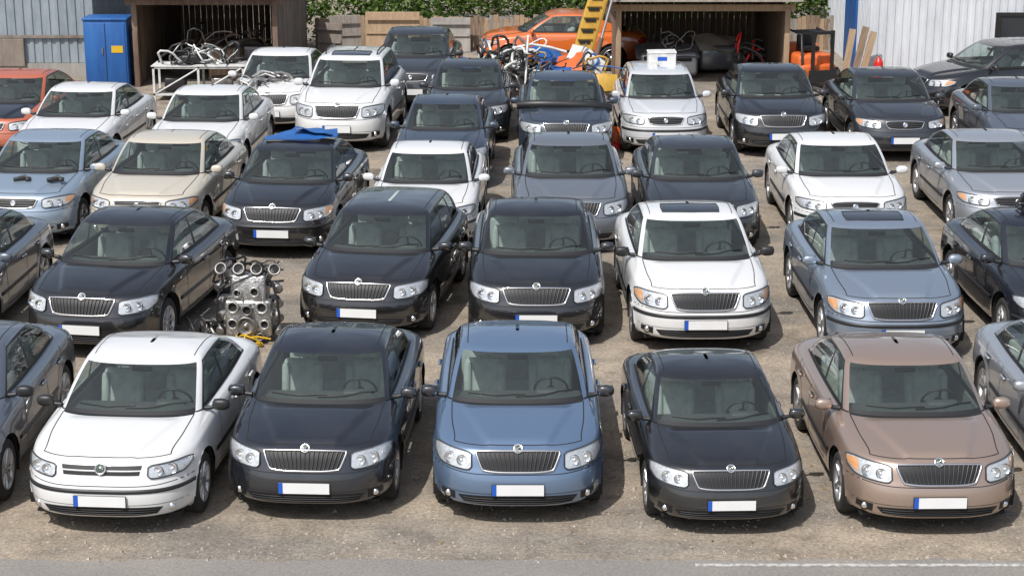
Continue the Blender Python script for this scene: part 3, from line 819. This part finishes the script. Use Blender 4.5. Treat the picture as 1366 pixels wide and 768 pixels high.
def shed(name, x0, x1, y0, y1, hf, hb, side, back, fascia, posts):
    e = empty(name)
    b = MB(); corr(b, (x1, y0+.05, 0), (x1, y1, 0), 0, hf, side, .18, .03); corr(b, (x0, y1, 0), (x0, y0+.05, 0), 0, hf, side, .18, .03); b.obj('side_walls', e)
    b = MB(); n = int((x1-x0)/.16)
    for k in range(n):
        b.box((x0+(k+.5)*(x1-x0)/n, y1-.03+random.uniform(-.01, .01), hb/2), ((x1-x0)/n-.012, .03, hb), random.choice(back))
    for s, xx in ((1, x0+.06), (-1, x1-.06)):
        m_ = int((y1-y0)/.2)
        for k in range(m_): b.box((xx, y0+.1+(k+.5)*(y1-y0-.1)/m_, hf/2-.03), (.025, (y1-y0-.1)/m_-.012, hf-.1), random.choice(back))
    b.obj('back_wall', e)
    b = MB(); b.box(((x0+x1)/2, (y0+y1)/2-.2, hf+.12), (x1-x0+.5, y1-y0+.7, .05), 'roof', (R(-2), 0, 0))
    b.obj('roof', e)
    b = MB(); b.box(((x0+x1)/2, y0-.02, hf), (x1-x0+.3, .06, .16), fascia)
    for k in range(int((x1-x0)/.9)+1): b.box((x0+.1+k*.9, (y0+y1)/2, hf-.0), (.06, y1-y0-.2, .1), 'wood')
    b.obj('fascia', e)
    b = MB()
    for px in posts: b.box((px, y0, hf/2), (.13, .13, hf), fascia, bev=.01)
    b.obj('posts', e)
    return e
shed('open_timber_shed', -9.25, -5.72, 44.0, 50, 2.08, 2.0, 'brownsheet', ['wood', 'rustw'], 'rustw', [-9.2, -5.78])
shed('open_timber_shed', 2.6, 6.75, 44.0, 49.5, 1.93, 1.9, 'rustw', ['wood', 'wood', 'brownsheet'], 'wood2', [2.6, 6.72])
e = empty('white_warehouse_building')
b = MB(); corr(b, (9.0, 45.2, 0), (24, 45.2, 0), .0, 4.8, 'wallwhite', .20, .03); corr(b, (9.0, 52, 0), (9.0, 45.2, 0), 0, 4.8, 'wallwhite', .2, .03); corr(b, (24, 45.2, 0), (24, 52, 0), 0, 4.8, 'wallwhite', .2, .03); b.obj('walls', e)
b = MB(); b.box((16.5, 48.6, 4.95), (15.8, 7.6, .12), 'roof'); b.obj('roof', e)
b = MB(); b.box((13.25, 45.12, 1.0), (2.3, .07, 1.35), 'dark', bev=.01, seg=1); b.box((13.25, 45.08, 1.0), (2.14, .03, 1.2), 'winglass')
for x in (12.18, 12.9, 13.6, 14.32): b.box((x, 45.06, 1.0), (.05, .05, 1.26), 'dark')
for z in (.38, 1.0, 1.62): b.box((13.25, 45.058, z), (2.16, .05, .05), 'dark')
b.obj('window', e)
b = MB(); b.box((8.94, 47.6, .95), (.06, 1.5, 1.9), 'bluep', bev=.01, seg=1); b.box((8.9, 47.1, .95), (.05, .05, .12), 'steel'); b.obj('door', e)
b = MB(); b.box((16.5, 45.1, .1), (15, .12, .2), 'concrete'); b.obj('plinth', e)
f = MB(); x = -5.5
while x < 9:
    w = random.uniform(.11, .16); h = .93+random.uniform(-.07, .06)
    mt = M['wood2'] if x < -1.6 and random.random() < .75 else random.choice([M['wood3'], M['wood2'], M['wood']])
    f.box((x+w/2, 50.3+random.uniform(-.01, .01), h/2), (w-.012, .025, h), mt, (random.uniform(-.01, .01), random.uniform(-.01, .01), 0)); x += w
f.box((1.7, 50.34, .35), (14.4, .05, .09), 'wood3'); f.box((1.7, 50.34, .8), (14.4, .05, .09), 'wood3')
f.obj('timber_fence')
for (px, py, w, h, mt, rz) in ((-4.6, 49.6, .9, 1.05, 'wood3', .3), (-3.3, 49.8, 1.5, 1.12, 'wood2', 0), (-4.9, 48.4, .7, 1.0, 'brownsheet', -.3), (-1.7, 49.9, 1.1, .95, 'concrete', 0)):
    q = MB(); q.box((0, 0, h/2), (w, .04, h), mt, (R(-8), 0, 0), .008, 1); q.box((0, -.05, h*.5), (w*.96, .03, .07), mt, (R(-8), 0, 0)); q.box((0, -.05, h*.85), (w*.96, .03, .07), mt, (R(-8), 0, 0)); q.obj('leaning_panel', loc=(px, py, 0), rot=(0, 0, rz))

# ------------------------------------------------------------------ vegetation
def leafm(name, a, b_):
    m, nt, b, out = new_mat(name); N = nt.nodes.new; L = nt.links.new
    geo = N('ShaderNodeNewGeometry'); r = N('ShaderNodeValToRGB'); r.color_ramp.elements[0].color = (*a, 1); r.color_ramp.elements[1].color = (*b_, 1)
    L(geo.outputs['Random Per Island'], r.inputs['Fac']); L(r.outputs[0], b.inputs['Base Color']); b.inputs['Roughness'].default_value = .5
    tl = N('ShaderNodeBsdfTranslucent'); L(r.outputs[0], tl.inputs[0]); mx = N('ShaderNodeMixShader'); mx.inputs[0].default_value = .35
    L(b.outputs[0], mx.inputs[1]); L(tl.outputs[0], mx.inputs[2]); L(mx.outputs[0], out.inputs['Surface'])
    return m
M['leaf'] = leafm('foliage', (.035, .08, .012), (.15, .23, .04))
M['bark'] = weathered('bark', (.07, .05, .035), (.14, .11, .08), .9)
def leaves(mb, c, rad, n, sz):
    c = Vector(c)
    for k in range(n):
        v = Vector((random.gauss(0, 1), random.gauss(0, 1), random.gauss(0, 1))).normalized()*(random.random()**.45)
        p = c+Vector((v.x*rad[0], v.y*rad[1], v.z*rad[2]))
        if p.z < .02: continue
        a = Vector((random.gauss(0, 1), random.gauss(0, 1), random.gauss(0, .6))).normalized(); b_ = a.cross(Vector((random.gauss(0, 1), random.gauss(0, 1), random.gauss(0, 1)))).normalized()
        s = sz*random.uniform(.6, 1.3)
        mb.add([p+a*s, p+b_*s*.45, p-a*s, p-b_*s*.45], [[0, 1, 2, 3]], 'leaf', False)
hd = MB()
for k in range(110):
    x = -6+k*.2+random.uniform(-.3, .3); leaves(hd, (x, random.uniform(51.0, 52.2), random.uniform(.7, 1.7)), (random.uniform(.5, .9), .55, random.uniform(.45, .8)), 190, .085)
hd.obj('shrub_thicket')
for (tx, ty, th) in ((-4.2, 55, 5.5), (-.5, 56.5, 6.2), (3.2, 55.4, 5.4), (8.3, 56, 6.0), (-12, 58, 6.5), (15, 58, 6.5)):
    e = empty('deciduous_tree', (tx, ty, 0)); t = MB()
    t.tube([(0, 0, 0), (.05, 0, th*.25), (-.05, .05, th*.5), (.05, 0, th*.85)], [.17, .13, .09, .03], 'bark', 8)
    cl = []
    for k in range(9):
        a = k*2.4; h = th*(.3+.06*k); r = random.uniform(.9, 1.8)
        ep = Vector((math.cos(a)*r, math.sin(a)*r, h+random.uniform(.3, .9))); t.tube([(0, 0, h), tuple(ep*.5+Vector((0, 0, h*.5+.1))), tuple(ep)], [.06, .04, .015], 'bark', 6); cl.append(ep)
    t.obj('trunk', e); l = MB()
    for ep in cl+[Vector((0, 0, th))]:
        for q in range(3): leaves(l, ep+Vector((random.uniform(-.6, .6), random.uniform(-.6, .6), random.uniform(-.3, .4))), (random.uniform(.5, .9),)*2+(random.uniform(.35, .6),), 110, .10)
    l.obj('crown', e)
wd = MB()
for k in range(46):
    x, y = random.choice([(random.uniform(-9, 9), random.uniform(43, 50)), (random.uniform(-5, 7), random.uniform(38, 43)), (random.uniform(-1, 3), random.uniform(39, 41))])
    for j in range(16):
        a = random.uniform(0, 6.3); h = random.uniform(.08, .28); o = random.uniform(.02, .12)
        bx, by = x+math.cos(a)*o*.4, y+math.sin(a)*o*.4
        wd.add([(bx-.01, by, 0), (bx+.01, by, 0), (bx+math.cos(a)*o, by+math.sin(a)*o, h)], [[0, 1, 2]], 'leaf', False)
wd.obj('weeds')

# ------------------------------------------------------------------ scrap
def loop_pts(c, r, n=14, wob=.25, flat=None):
    c = Vector(c); ax = flat or Vector((random.gauss(0, 1), random.gauss(0, 1), random.gauss(0, .7))).normalized()
    a = ax.orthogonal().normalized(); b_ = ax.cross(a); ph = random.uniform(0, 6); asp = random.uniform(.5, 1)
    return [c+a*(r*math.cos(t)*(1+wob*math.sin(2*t+ph)))+b_*(r*asp*math.sin(t)*(1+wob*math.cos(3*t+ph)))+ax*(wob*.4*r*math.sin(2*t)) for t in [2*math.pi*k/n for k in range(n)]]
def tangle(mb, c, size, n, mats, r=(.012, .03)):
    for k in range(n):
        p = Vector(c)+Vector((random.uniform(-1, 1)*size[0], random.uniform(-1, 1)*size[1], random.uniform(0, 1)*size[2]))
        mt = random.choice(mats); zmin = c[2]-.02
        if random.random() < .6:
            lp = loop_pts(p, random.uniform(.15, .36)*min(1, .35+size[0]))
            for q in lp: q.z = max(q.z, zmin)
            mb.tube(lp, random.uniform(*r), mt, 6, closed=True)
        else:
            d = Vector((random.gauss(0, 1), random.gauss(0, 1), random.gauss(0, .5))).normalized()*random.uniform(.3, .7)*min(1, .3+size[0])
            q = [p-d, p-d*.3+Vector((0, 0, .12)), p+d*.4+Vector((0, 0, .08)), p+d]
            for z in q: z.z = max(z.z, zmin)
            mb.tube(q, random.uniform(*r), mt, 6)
def bentpanel(mb, c, size, mat, rot, curve=.25):
    mt = Matrix.Translation(Vector(c)) @ Euler(rot).to_matrix().to_4x4(); P = []
    for j in range(7):
        row = []
        for i in range(9):
            u = i/8-.5; v = j/6-.5; row.append(mt @ Vector((u*size[0], v*size[1]*(1-.3*abs(u)), -curve*(u*u+v*v*.6)*size[0]+.02*math.sin(9*u+5*v))))
        P.append(row)
    mb.grid(P, mat, True)

en = MB()
en.box((0, 0, .33), (.62, .42, .50), 'alu', (0, 0, 0), .04); en.box((0, .02, .72), (.48, .36, .36), 'alu', (R(-6), 0, 0), .04)
en.box((0, -.03, .10), (.5, .34, .16), 'steel', (0, 0, 0), .03)
def bore(x, z, r, y=-.215, m='alu'):
    en.lathe([(r, 0), (r, .045), (r*.86, .055), (r*.70, .045), (r*.66, -.01)], m, (x, y, z), (0, -1, .06), 20)
    en.lathe([(r*.68, .0), (0, -.0)], 'dark', (x, y-.012, z), (0, -1, .06), 16)
for (x, z, r) in ((-.19, .5, .085), (.0, .46, .075), (.2, .5, .085), (-.2, .27, .075), (.03, .24, .11), (.23, .27, .07), (-.1, .12, .05), (.17, .1, .055), (-.13, .68, .06), (.1, .7, .07)): bore(x, z, r, -.225 if z < .6 else -.175, random.choice(['alu', 'steel']))
for x in (-.3, -.1, .1, .3):
    en.tube([(x*.8, -.02, .85), (x, -.07, .94), (x*1.2, -.1, .98)], [.055, .05, .05], 'steel', 12)
    en.lathe([(.085, -.01), (.085, .02), (.062, .022), (.058, -.03)], 'steel', (x*1.2, -.105, .99), (x*.5, -.85, .5), 18)
    en.lathe([(.062, .004), (0, .004)], 'dark', (x*1.2, -.105, .99), (x*.5, -.85, .5), 14)
for s in (-1, 1):
    for z in (.16, .36, .56, .76):
        en.tube([(s*.28, .0, z), (s*.36, -.04, z+.02), (s*.40, -.1, z-.03)], [.05, .045, .05], random.choice(['steel', 'grille', 'alu']), 10)
        en.lathe([(.065, 0), (.065, .02), (.03, .025), (0, .02)], 'steel', (s*.40, -.11, z-.03), (s*.4, -1, -.2), 14)
    en.tube([(s*.30, -.1, .1), (s*.42, -.18, .3), (s*.4, -.2, .6), (s*.33, -.15, .85)], .018, 'black', 6)
for k in range(26):
    x = random.uniform(-.29, .29); z = random.uniform(.1, .86); en.lathe([(.014, 0), (.014, .02), (0, .022)], 'steel', (x, -.205, z), (0, -1, 0), 6)
tangle(en, (0, 0, .78), (.32, .15, .2), 14, ['steel', 'black', 'black'], (.008, .018))
en.lathe([(.13, 0), (.13, .03), (.10, .035), (.095, .01), (.03, .01), (.03, .045), (0, .045)], 'steel', (-.02, -.25, .25), (0, -1, 0), 24)
en.obj('salvaged_engine', loc=(-3.50, 23.15, 0), rot=(0, 0, R(-4)))
ys = MB(); tangle(ys, (0, 0, .02), (.12, .08, .05), 6, ['yellowp'], (.01, .02)); ys.box((.1, 0, .03), (.2, .08, .05), 'yellowp', (0, 0, .4), .015); ys.obj('yellow_strap', loc=(-3.50, 22.75, 0))
ep = MB(); tangle(ep, (0, 0, .02), (.2, .12, .05), 8, ['black', 'steel'], (.012, .03)); ep.obj('scrap_parts', loc=(-4.15, 23.4, 0))
for (x, y, z) in ((-8.0, 28.62, .96), (-7.45, 28.58, .96)):
    q = MB(); q.box((0, 0, .03), (.14, .05, .05), 'black', (0, 0, .3), .015); q.tube([(-.05, 0, .03), (.05, .03, .06), (.12, 0, .03)], .018, 'black', 6); q.box((.1, 0, .03), (.06, .09, .04), 'black', (0, 0, .1), .012); q.obj('salvaged_part', loc=(x, y, z), scale=(1.4, 1.4, 1.4))
tb = MB(); bentpanel(tb, (0, 0, .12), (1.2, .7, 1), M['bluep'], (R(4), R(-4), R(5)), .12); bentpanel(tb, (.25, .05, .18), (.7, .5, 1), 'bluep', (R(-8), R(6), R(-20)), .15)
tb.box((-.1, -.3, .05), (.9, .06, .05), 'black', (0, 0, .05), .02); tb.obj('blue_car_bonnet_panel', loc=(-3.52, 29.65, 1.44))
wb = MB(); wb.box((0, 0, .14), (.58, .42, .26), 'wpaint', (0, 0, 0), .012, 1); wb.box((0, 0, .285), (.60, .44, .03), 'wpaint', (0, R(-1), 0), .006, 1); wb.box((0, -.213, .16), (.2, .004, .08), 'eu'); wb.obj('white_box', loc=(3.15, 37.8, 1.47))
bu = MB(); P = []
for k in range(21):
    t = -1+k/10; x = t*.95; y = .22*abs(t)**3
    P.append([Vector((x, y, 0)), Vector((x, y-.07, .03)), Vector((x, y-.08, .11)), Vector((x, y-.02, .16))])
bu.grid(P, 'black', True); bu.obj('detached_bumper', loc=(1.05, 35.2, 1.0), rot=(R(-20), R(2), R(2)))
for (x, y, z) in ((-5.1, 38.5, .92), (-5.6, 38.2, .88)):
    q = MB(); tangle(q, (0, 0, 0), (.25, .15, .2), 12, ['black', 'steel', 'alu'], (.012, .03)); q.box((0, 0, .08), (.3, .2, .16), 'steel', (0, 0, .3), .03); q.obj('salvaged_part', loc=(x, y, z))
q = MB(); tangle(q, (0, 0, 0), (.05, .05, .16), 8, ['black'], (.01, .02)); q.box((0, 0, .02), (.2, .12, .05), 'black', (0, 0, .2), .02); q.obj('salvaged_part', loc=(7.14, 24.4, 1.47))
rk = MB()
for x in (-1.05, 0, 1.05):
    for y in (-.35, .35): rk.box((x, y, .4), (.05, .05, .8), 'wpaint')
for z in (.15, .78):
    for y in (-.35, .35): rk.box((0, y, z), (2.15, .05, .05), 'wpaint')
rk.box((0, 0, .815), (2.2, .8, .02), 'wpaint'); rk.box((0, 0, .18), (2.1, .7, .02), 'steel')
for x in (-.6, .5): rk.box((x, .0, .36), (.5, .45, .32), random.choice(['steel', 'black', 'alu']), (0, 0, .1), .04)
rk.tube([(-1, -.37, .18), (0, -.37, .76)], .02, 'wpaint', 6); rk.tube([(0, -.37, .18), (1, -.37, .76)], .02, 'wpaint', 6)
rk.obj('metal_rack', loc=(-7.35, 42.3, 0))
q = MB(); tangle(q, (0, 0, .0), (.8, .3, .25), 28, ['wpaint', 'wpaint', 'black', 'steel', 'black'], (.015, .03)); q.box((-.3, 0, .1), (.6, .4, .2), 'black', (0, 0, .2), .05); q.obj('scrap_metal_frames', loc=(-7.2, 42.3, .85))
q = MB()
tangle(q, (0, 0, .25), (.7, .4, .95), 60, ['wpaint', 'wpaint', 'black', 'steel', 'black'], (.018, .036)); q.box((0, 0, .35), (1.2, .7, .7), 'rimdark', (0, 0, .2), .06); q.obj('scrap_metal_frames', loc=(-.05, 42.2, 0))
q = MB()
for (x, y, z, sx, mt, rt) in ((-1.1, .2, .6, 1.1, 'bluep', (R(50), R(20), .3)), (1.0, .1, .7, 1.2, 'orangep', (R(40), R(-25), -.4)), (1.5, -.3, .4, 1.2, 'bluep', (R(60), R(10), .5)), (1.7, .3, .9, .9, 'wpaint', (R(40), R(30), 0)), (-1.5, -.2, .35, .9, 'steel', (R(35), R(-10), .1)), (.8, .5, 1.0, 1.0, 'bluep', (R(25), R(10), .6)), (2.1, -.5, .45, .6, 'yellow', (R(70), 0, .2)), (.9, -.5, .4, 1.0, 'wpaint', (R(30), R(12), .9))):
    bentpanel(q, (x, y, z), (sx, sx*.7, 1), mt, rt, .3)
q.box((1.2, .3, .4), (1.0, .5, .6), 'bluep', (0, .1, .3), .05); q.box((-.9, .4, .25), (.9, .6, .4), 'steel', (0, 0, -.2), .05); q.box((1.9, 0, .25), (.5, .5, .4), 'wood2', (0, 0, .1), .02)
tangle(q, (1.2, 0, .3), (.9, .4, .6), 22, ['yellow', 'steel', 'black', 'black', 'bluep'], (.015, .03))
q.obj('scrap_body_panels', loc=(.1, 42.4, 0))
q = MB()
for (x, z, rt, mt) in ((0, .25, (R(70), 0, .2), 'orangep'), (.1, .12, (R(30), 0, .6), 'redp')): bentpanel(q, (x, 0, z), (.45, .4, 1), mt, rt, .3)
q.obj('orange_bumper_scrap', loc=(2.08, 36.3, 0))
e = empty('excavator_boom', (2.0, 43.4, 0))
b = MB(); path = []
for k in range(13):
    t = k/12; path.append(Vector((-.45+.85*t**1.3, .3*t, .05+3.1*t)))
for s in (-1, 1):
    P = []
    for k, p in enumerate(path):
        w = .17+.08*math.sin(k/12*math.pi); P.append([p+Vector((-w, s*.11, 0)), p+Vector((-w+.05, s*.13, 0)), p+Vector((w-.05, s*.13, 0)), p+Vector((w, s*.11, 0))])
    b.grid(P, 'yellow', False)
P = []; P2 = []
for k, p in enumerate(path):
    w = .17+.08*math.sin(k/12*math.pi); P.append([p+Vector((-w, -.11, 0)), p+Vector((-w, .11, 0))]); P2.append([p+Vector((w, -.11, 0)), p+Vector((w, .11, 0))])
b.grid(P, 'yellow', False); b.grid(P2, 'yellow', False)
for k in range(1, 12):
    p = path[k]; b.box(p+Vector((0, -.14, .1)), (.26, .03, .07), 'dark', (0, 0, 0), .008, 1); b.box(p+Vector((0, -.145, .18)), (.36, .04, .025), 'yellow')
b.obj('boom', e)
b = MB(); b.tube([(-.15, -.22, .2), (.15, -.2, 1.3)], .06, 'rustw', 10); b.tube([(.15, -.2, 1.3), (.5, -.1, 2.6)], .035, 'chrome', 10); b.lathe([(.09, -.25), (.09, .25)], 'steel', (-.4, 0, .2), (0, 1, 0), 12); b.obj('hydraulic_ram', e)
b = MB(); b.box((0, 0, .1), (1.0, .6, .2), 'yellow', (0, 0, 0), .03); b.box((-.35, 0, .3), (.3, .4, .3), 'yellow', (0, 0, 0), .04); b.obj('base', e)
q = MB(); bentpanel(q, (0, 0, .75), (1.6, 1.1, 1), PAINTS['silver'], (R(15), 0, 0), .12); q.box((0, .1, .4), (1.5, 1.0, .6), PAINTS['silver'], (0, 0, .05), .12, 3); q.box((0, -.42, .55), (1.2, .02, .14), 'grille', (0, 0, .05), .005); tangle(q, (0, -.3, .8), (.5, .2, .3), 8, ['steel', 'black']); q.obj('salvaged_car_body_shell', loc=(3.9, 45.3, 0))
q = MB(); bentpanel(q, (0, 0, .8), (1.3, 1.0, 1), PAINTS['beige'], (R(20), R(5), .3), .12); q.box((0, .1, .42), (1.2, .9, .62), PAINTS['grey'], (0, 0, .2), .12, 3); q.obj('salvaged_car_body_shell', loc=(5.3, 46.2, 0))
q = MB(); tangle(q, (0, 0, .45), (.35, .25, .6), 14, ['black', 'black', 'black', 'redp'], (.018, .035)); q.box((0, 0, .25), (.7, .5, .5), 'steel', (0, 0, 0), .04); q.obj('scrap_metal_frames', loc=(5.85, 44.6, 0))
q = MB()
for (x, y) in ((-.9, .6), (.1, .4), (.9, .8), (.4, 1.8), (-.6, 2.0)):
    q.box((x, y, .4), (.8, .5, .8), random.choice(['brownsheet', 'steel', 'dark', 'wood']), (0, 0, random.uniform(-.3, .3)), .03)
tangle(q, (0, .4, .8), (1.1, .4, .4), 14, ['steel', 'black', 'wood']); q.obj('stacked_scrap_crates', loc=(-7.3, 44.8, 0))
e = empty('forklift', (7.35, 44.0, 0), (0, 0, R(15)))
b = MB(); b.box((0, .3, .55), (.95, 1.2, .55), 'orangep', (0, 0, 0), .10, 3); b.box((0, .75, .75), (.93, .5, .5), 'orangep', (0, 0, 0), .14, 3); b.box((0, -.25, .42), (.9, .4, .35), 'orangep', (0, 0, 0), .05); b.obj('body', e)
b = MB()
for s in (-1, 1):
    b.tube([(s*.40, -.35, .6), (s*.38, -.2, 1.30), (s*.38, .6, 1.35), (s*.42, .8, .9)], .03, 'black', 6)
    b.box((s*.25, -.62, .75), (.06, .10, 1.4), 'black'); b.box((s*.22, -.95, .10), (.1, .7, .04), 'steel')
for y in (-.15, .05, .25, .45): b.box((0, y, 1.33), (.76, .04, .03), 'black')
b.box((0, -.62, 1.4), (.5, .08, .08), 'black'); b.box((0, -.66, .35), (.7, .04, .3), 'black'); b.box((0, .25, .92), (.45, .45, .12), 'black', (0, 0, 0), .04); b.box((0, .45, 1.08), (.42, .1, .32), 'black', (0, 0, 0), .04); b.obj('mast_and_guard', e)
b = MB()
for s in (-1, 1):
    for y, r in ((-.35, .26), (.75, .22)): b.lathe([(0, -.07), (r, -.08), (r, .08), (0, .07)], 'tyre', (s*.45, y, r), (1, 0, 0), 20)
b.obj('wheels', e)
for k, (x, h, mt, rz) in enumerate(((8.25, 1.35, 'wood2', .05), (8.48, 1.42, 'wood', -.05), (8.68, 1.3, 'wood2', .08))):
    q = MB(); q.box((0, 0, h/2), (.17, .03, h), mt, (0, 0, 0), .004, 1); q.obj('wooden_board', loc=(x, 44.5+.05*k, 0), rot=(R(-7), R(9+3*k), rz))
q = MB(); q.lathe([(0, 0), (.11, .0), (.115, .03), (.115, .50), (.09, .58), (.04, .62), (.035, .66), (0, .66)], 'redp', (0, 0, 0), (0, 0, 1), 20); q.lathe([(.03, .66), (.03, .74), (0, .75)], 'steel', (0, 0, 0), (0, 0, 1), 10); q.tube([(-.07, 0, .70), (.07, 0, .70)], .012, 'black', 6); q.obj('gas_cylinder', loc=(9.1, 44.5, 0))

# ------------------------------------------------------------------ light, world, camera
w = bpy.data.worlds.new("World"); scene.world = w; w.use_nodes = True
nt = w.node_tree; bgn = nt.nodes['Background']; sky = nt.nodes.new('ShaderNodeTexSky'); sky.sky_type = 'NISHITA'; sky.sun_disc = False
EL, AZ = 55, 212
sky.sun_elevation = R(EL); sky.sun_rotation = R(AZ); sky.air_density = 1.0; sky.dust_density = 2.5; sky.ozone_density = 1.0
hs = nt.nodes.new('ShaderNodeHueSaturation'); hs.inputs['Saturation'].default_value = .7
nt.links.new(sky.outputs[0], hs.inputs['Color']); nt.links.new(hs.outputs[0], bgn.inputs['Color']); bgn.inputs['Strength'].default_value = .14
sl = bpy.data.lights.new('sun', 'SUN'); sl.energy = 4.3; sl.angle = R(.5); sl.color = (1, .975, .94)
so = bpy.data.objects.new('sun', sl); COL.objects.link(so)
sv = Vector((math.sin(R(AZ))*math.cos(R(EL)), math.cos(R(AZ))*math.cos(R(EL)), math.sin(R(EL))))
so.rotation_euler = sv.to_track_quat('Z', 'Y').to_euler(); so.location = sv*30
cam = bpy.data.cameras.new('camera'); cam.lens = 2400/1366*36; cam.sensor_width = 36; cam.clip_end = 1500; cam.clip_start = .1
co = bpy.data.objects.new('camera', cam); COL.objects.link(co); co.location = (0, 0, 7.19); co.rotation_euler = (R(90-15.66), 0, 0)
scene.camera = co
scene.view_settings.view_transform = 'Standard'; scene.view_settings.look = 'None'; scene.view_settings.exposure = 0
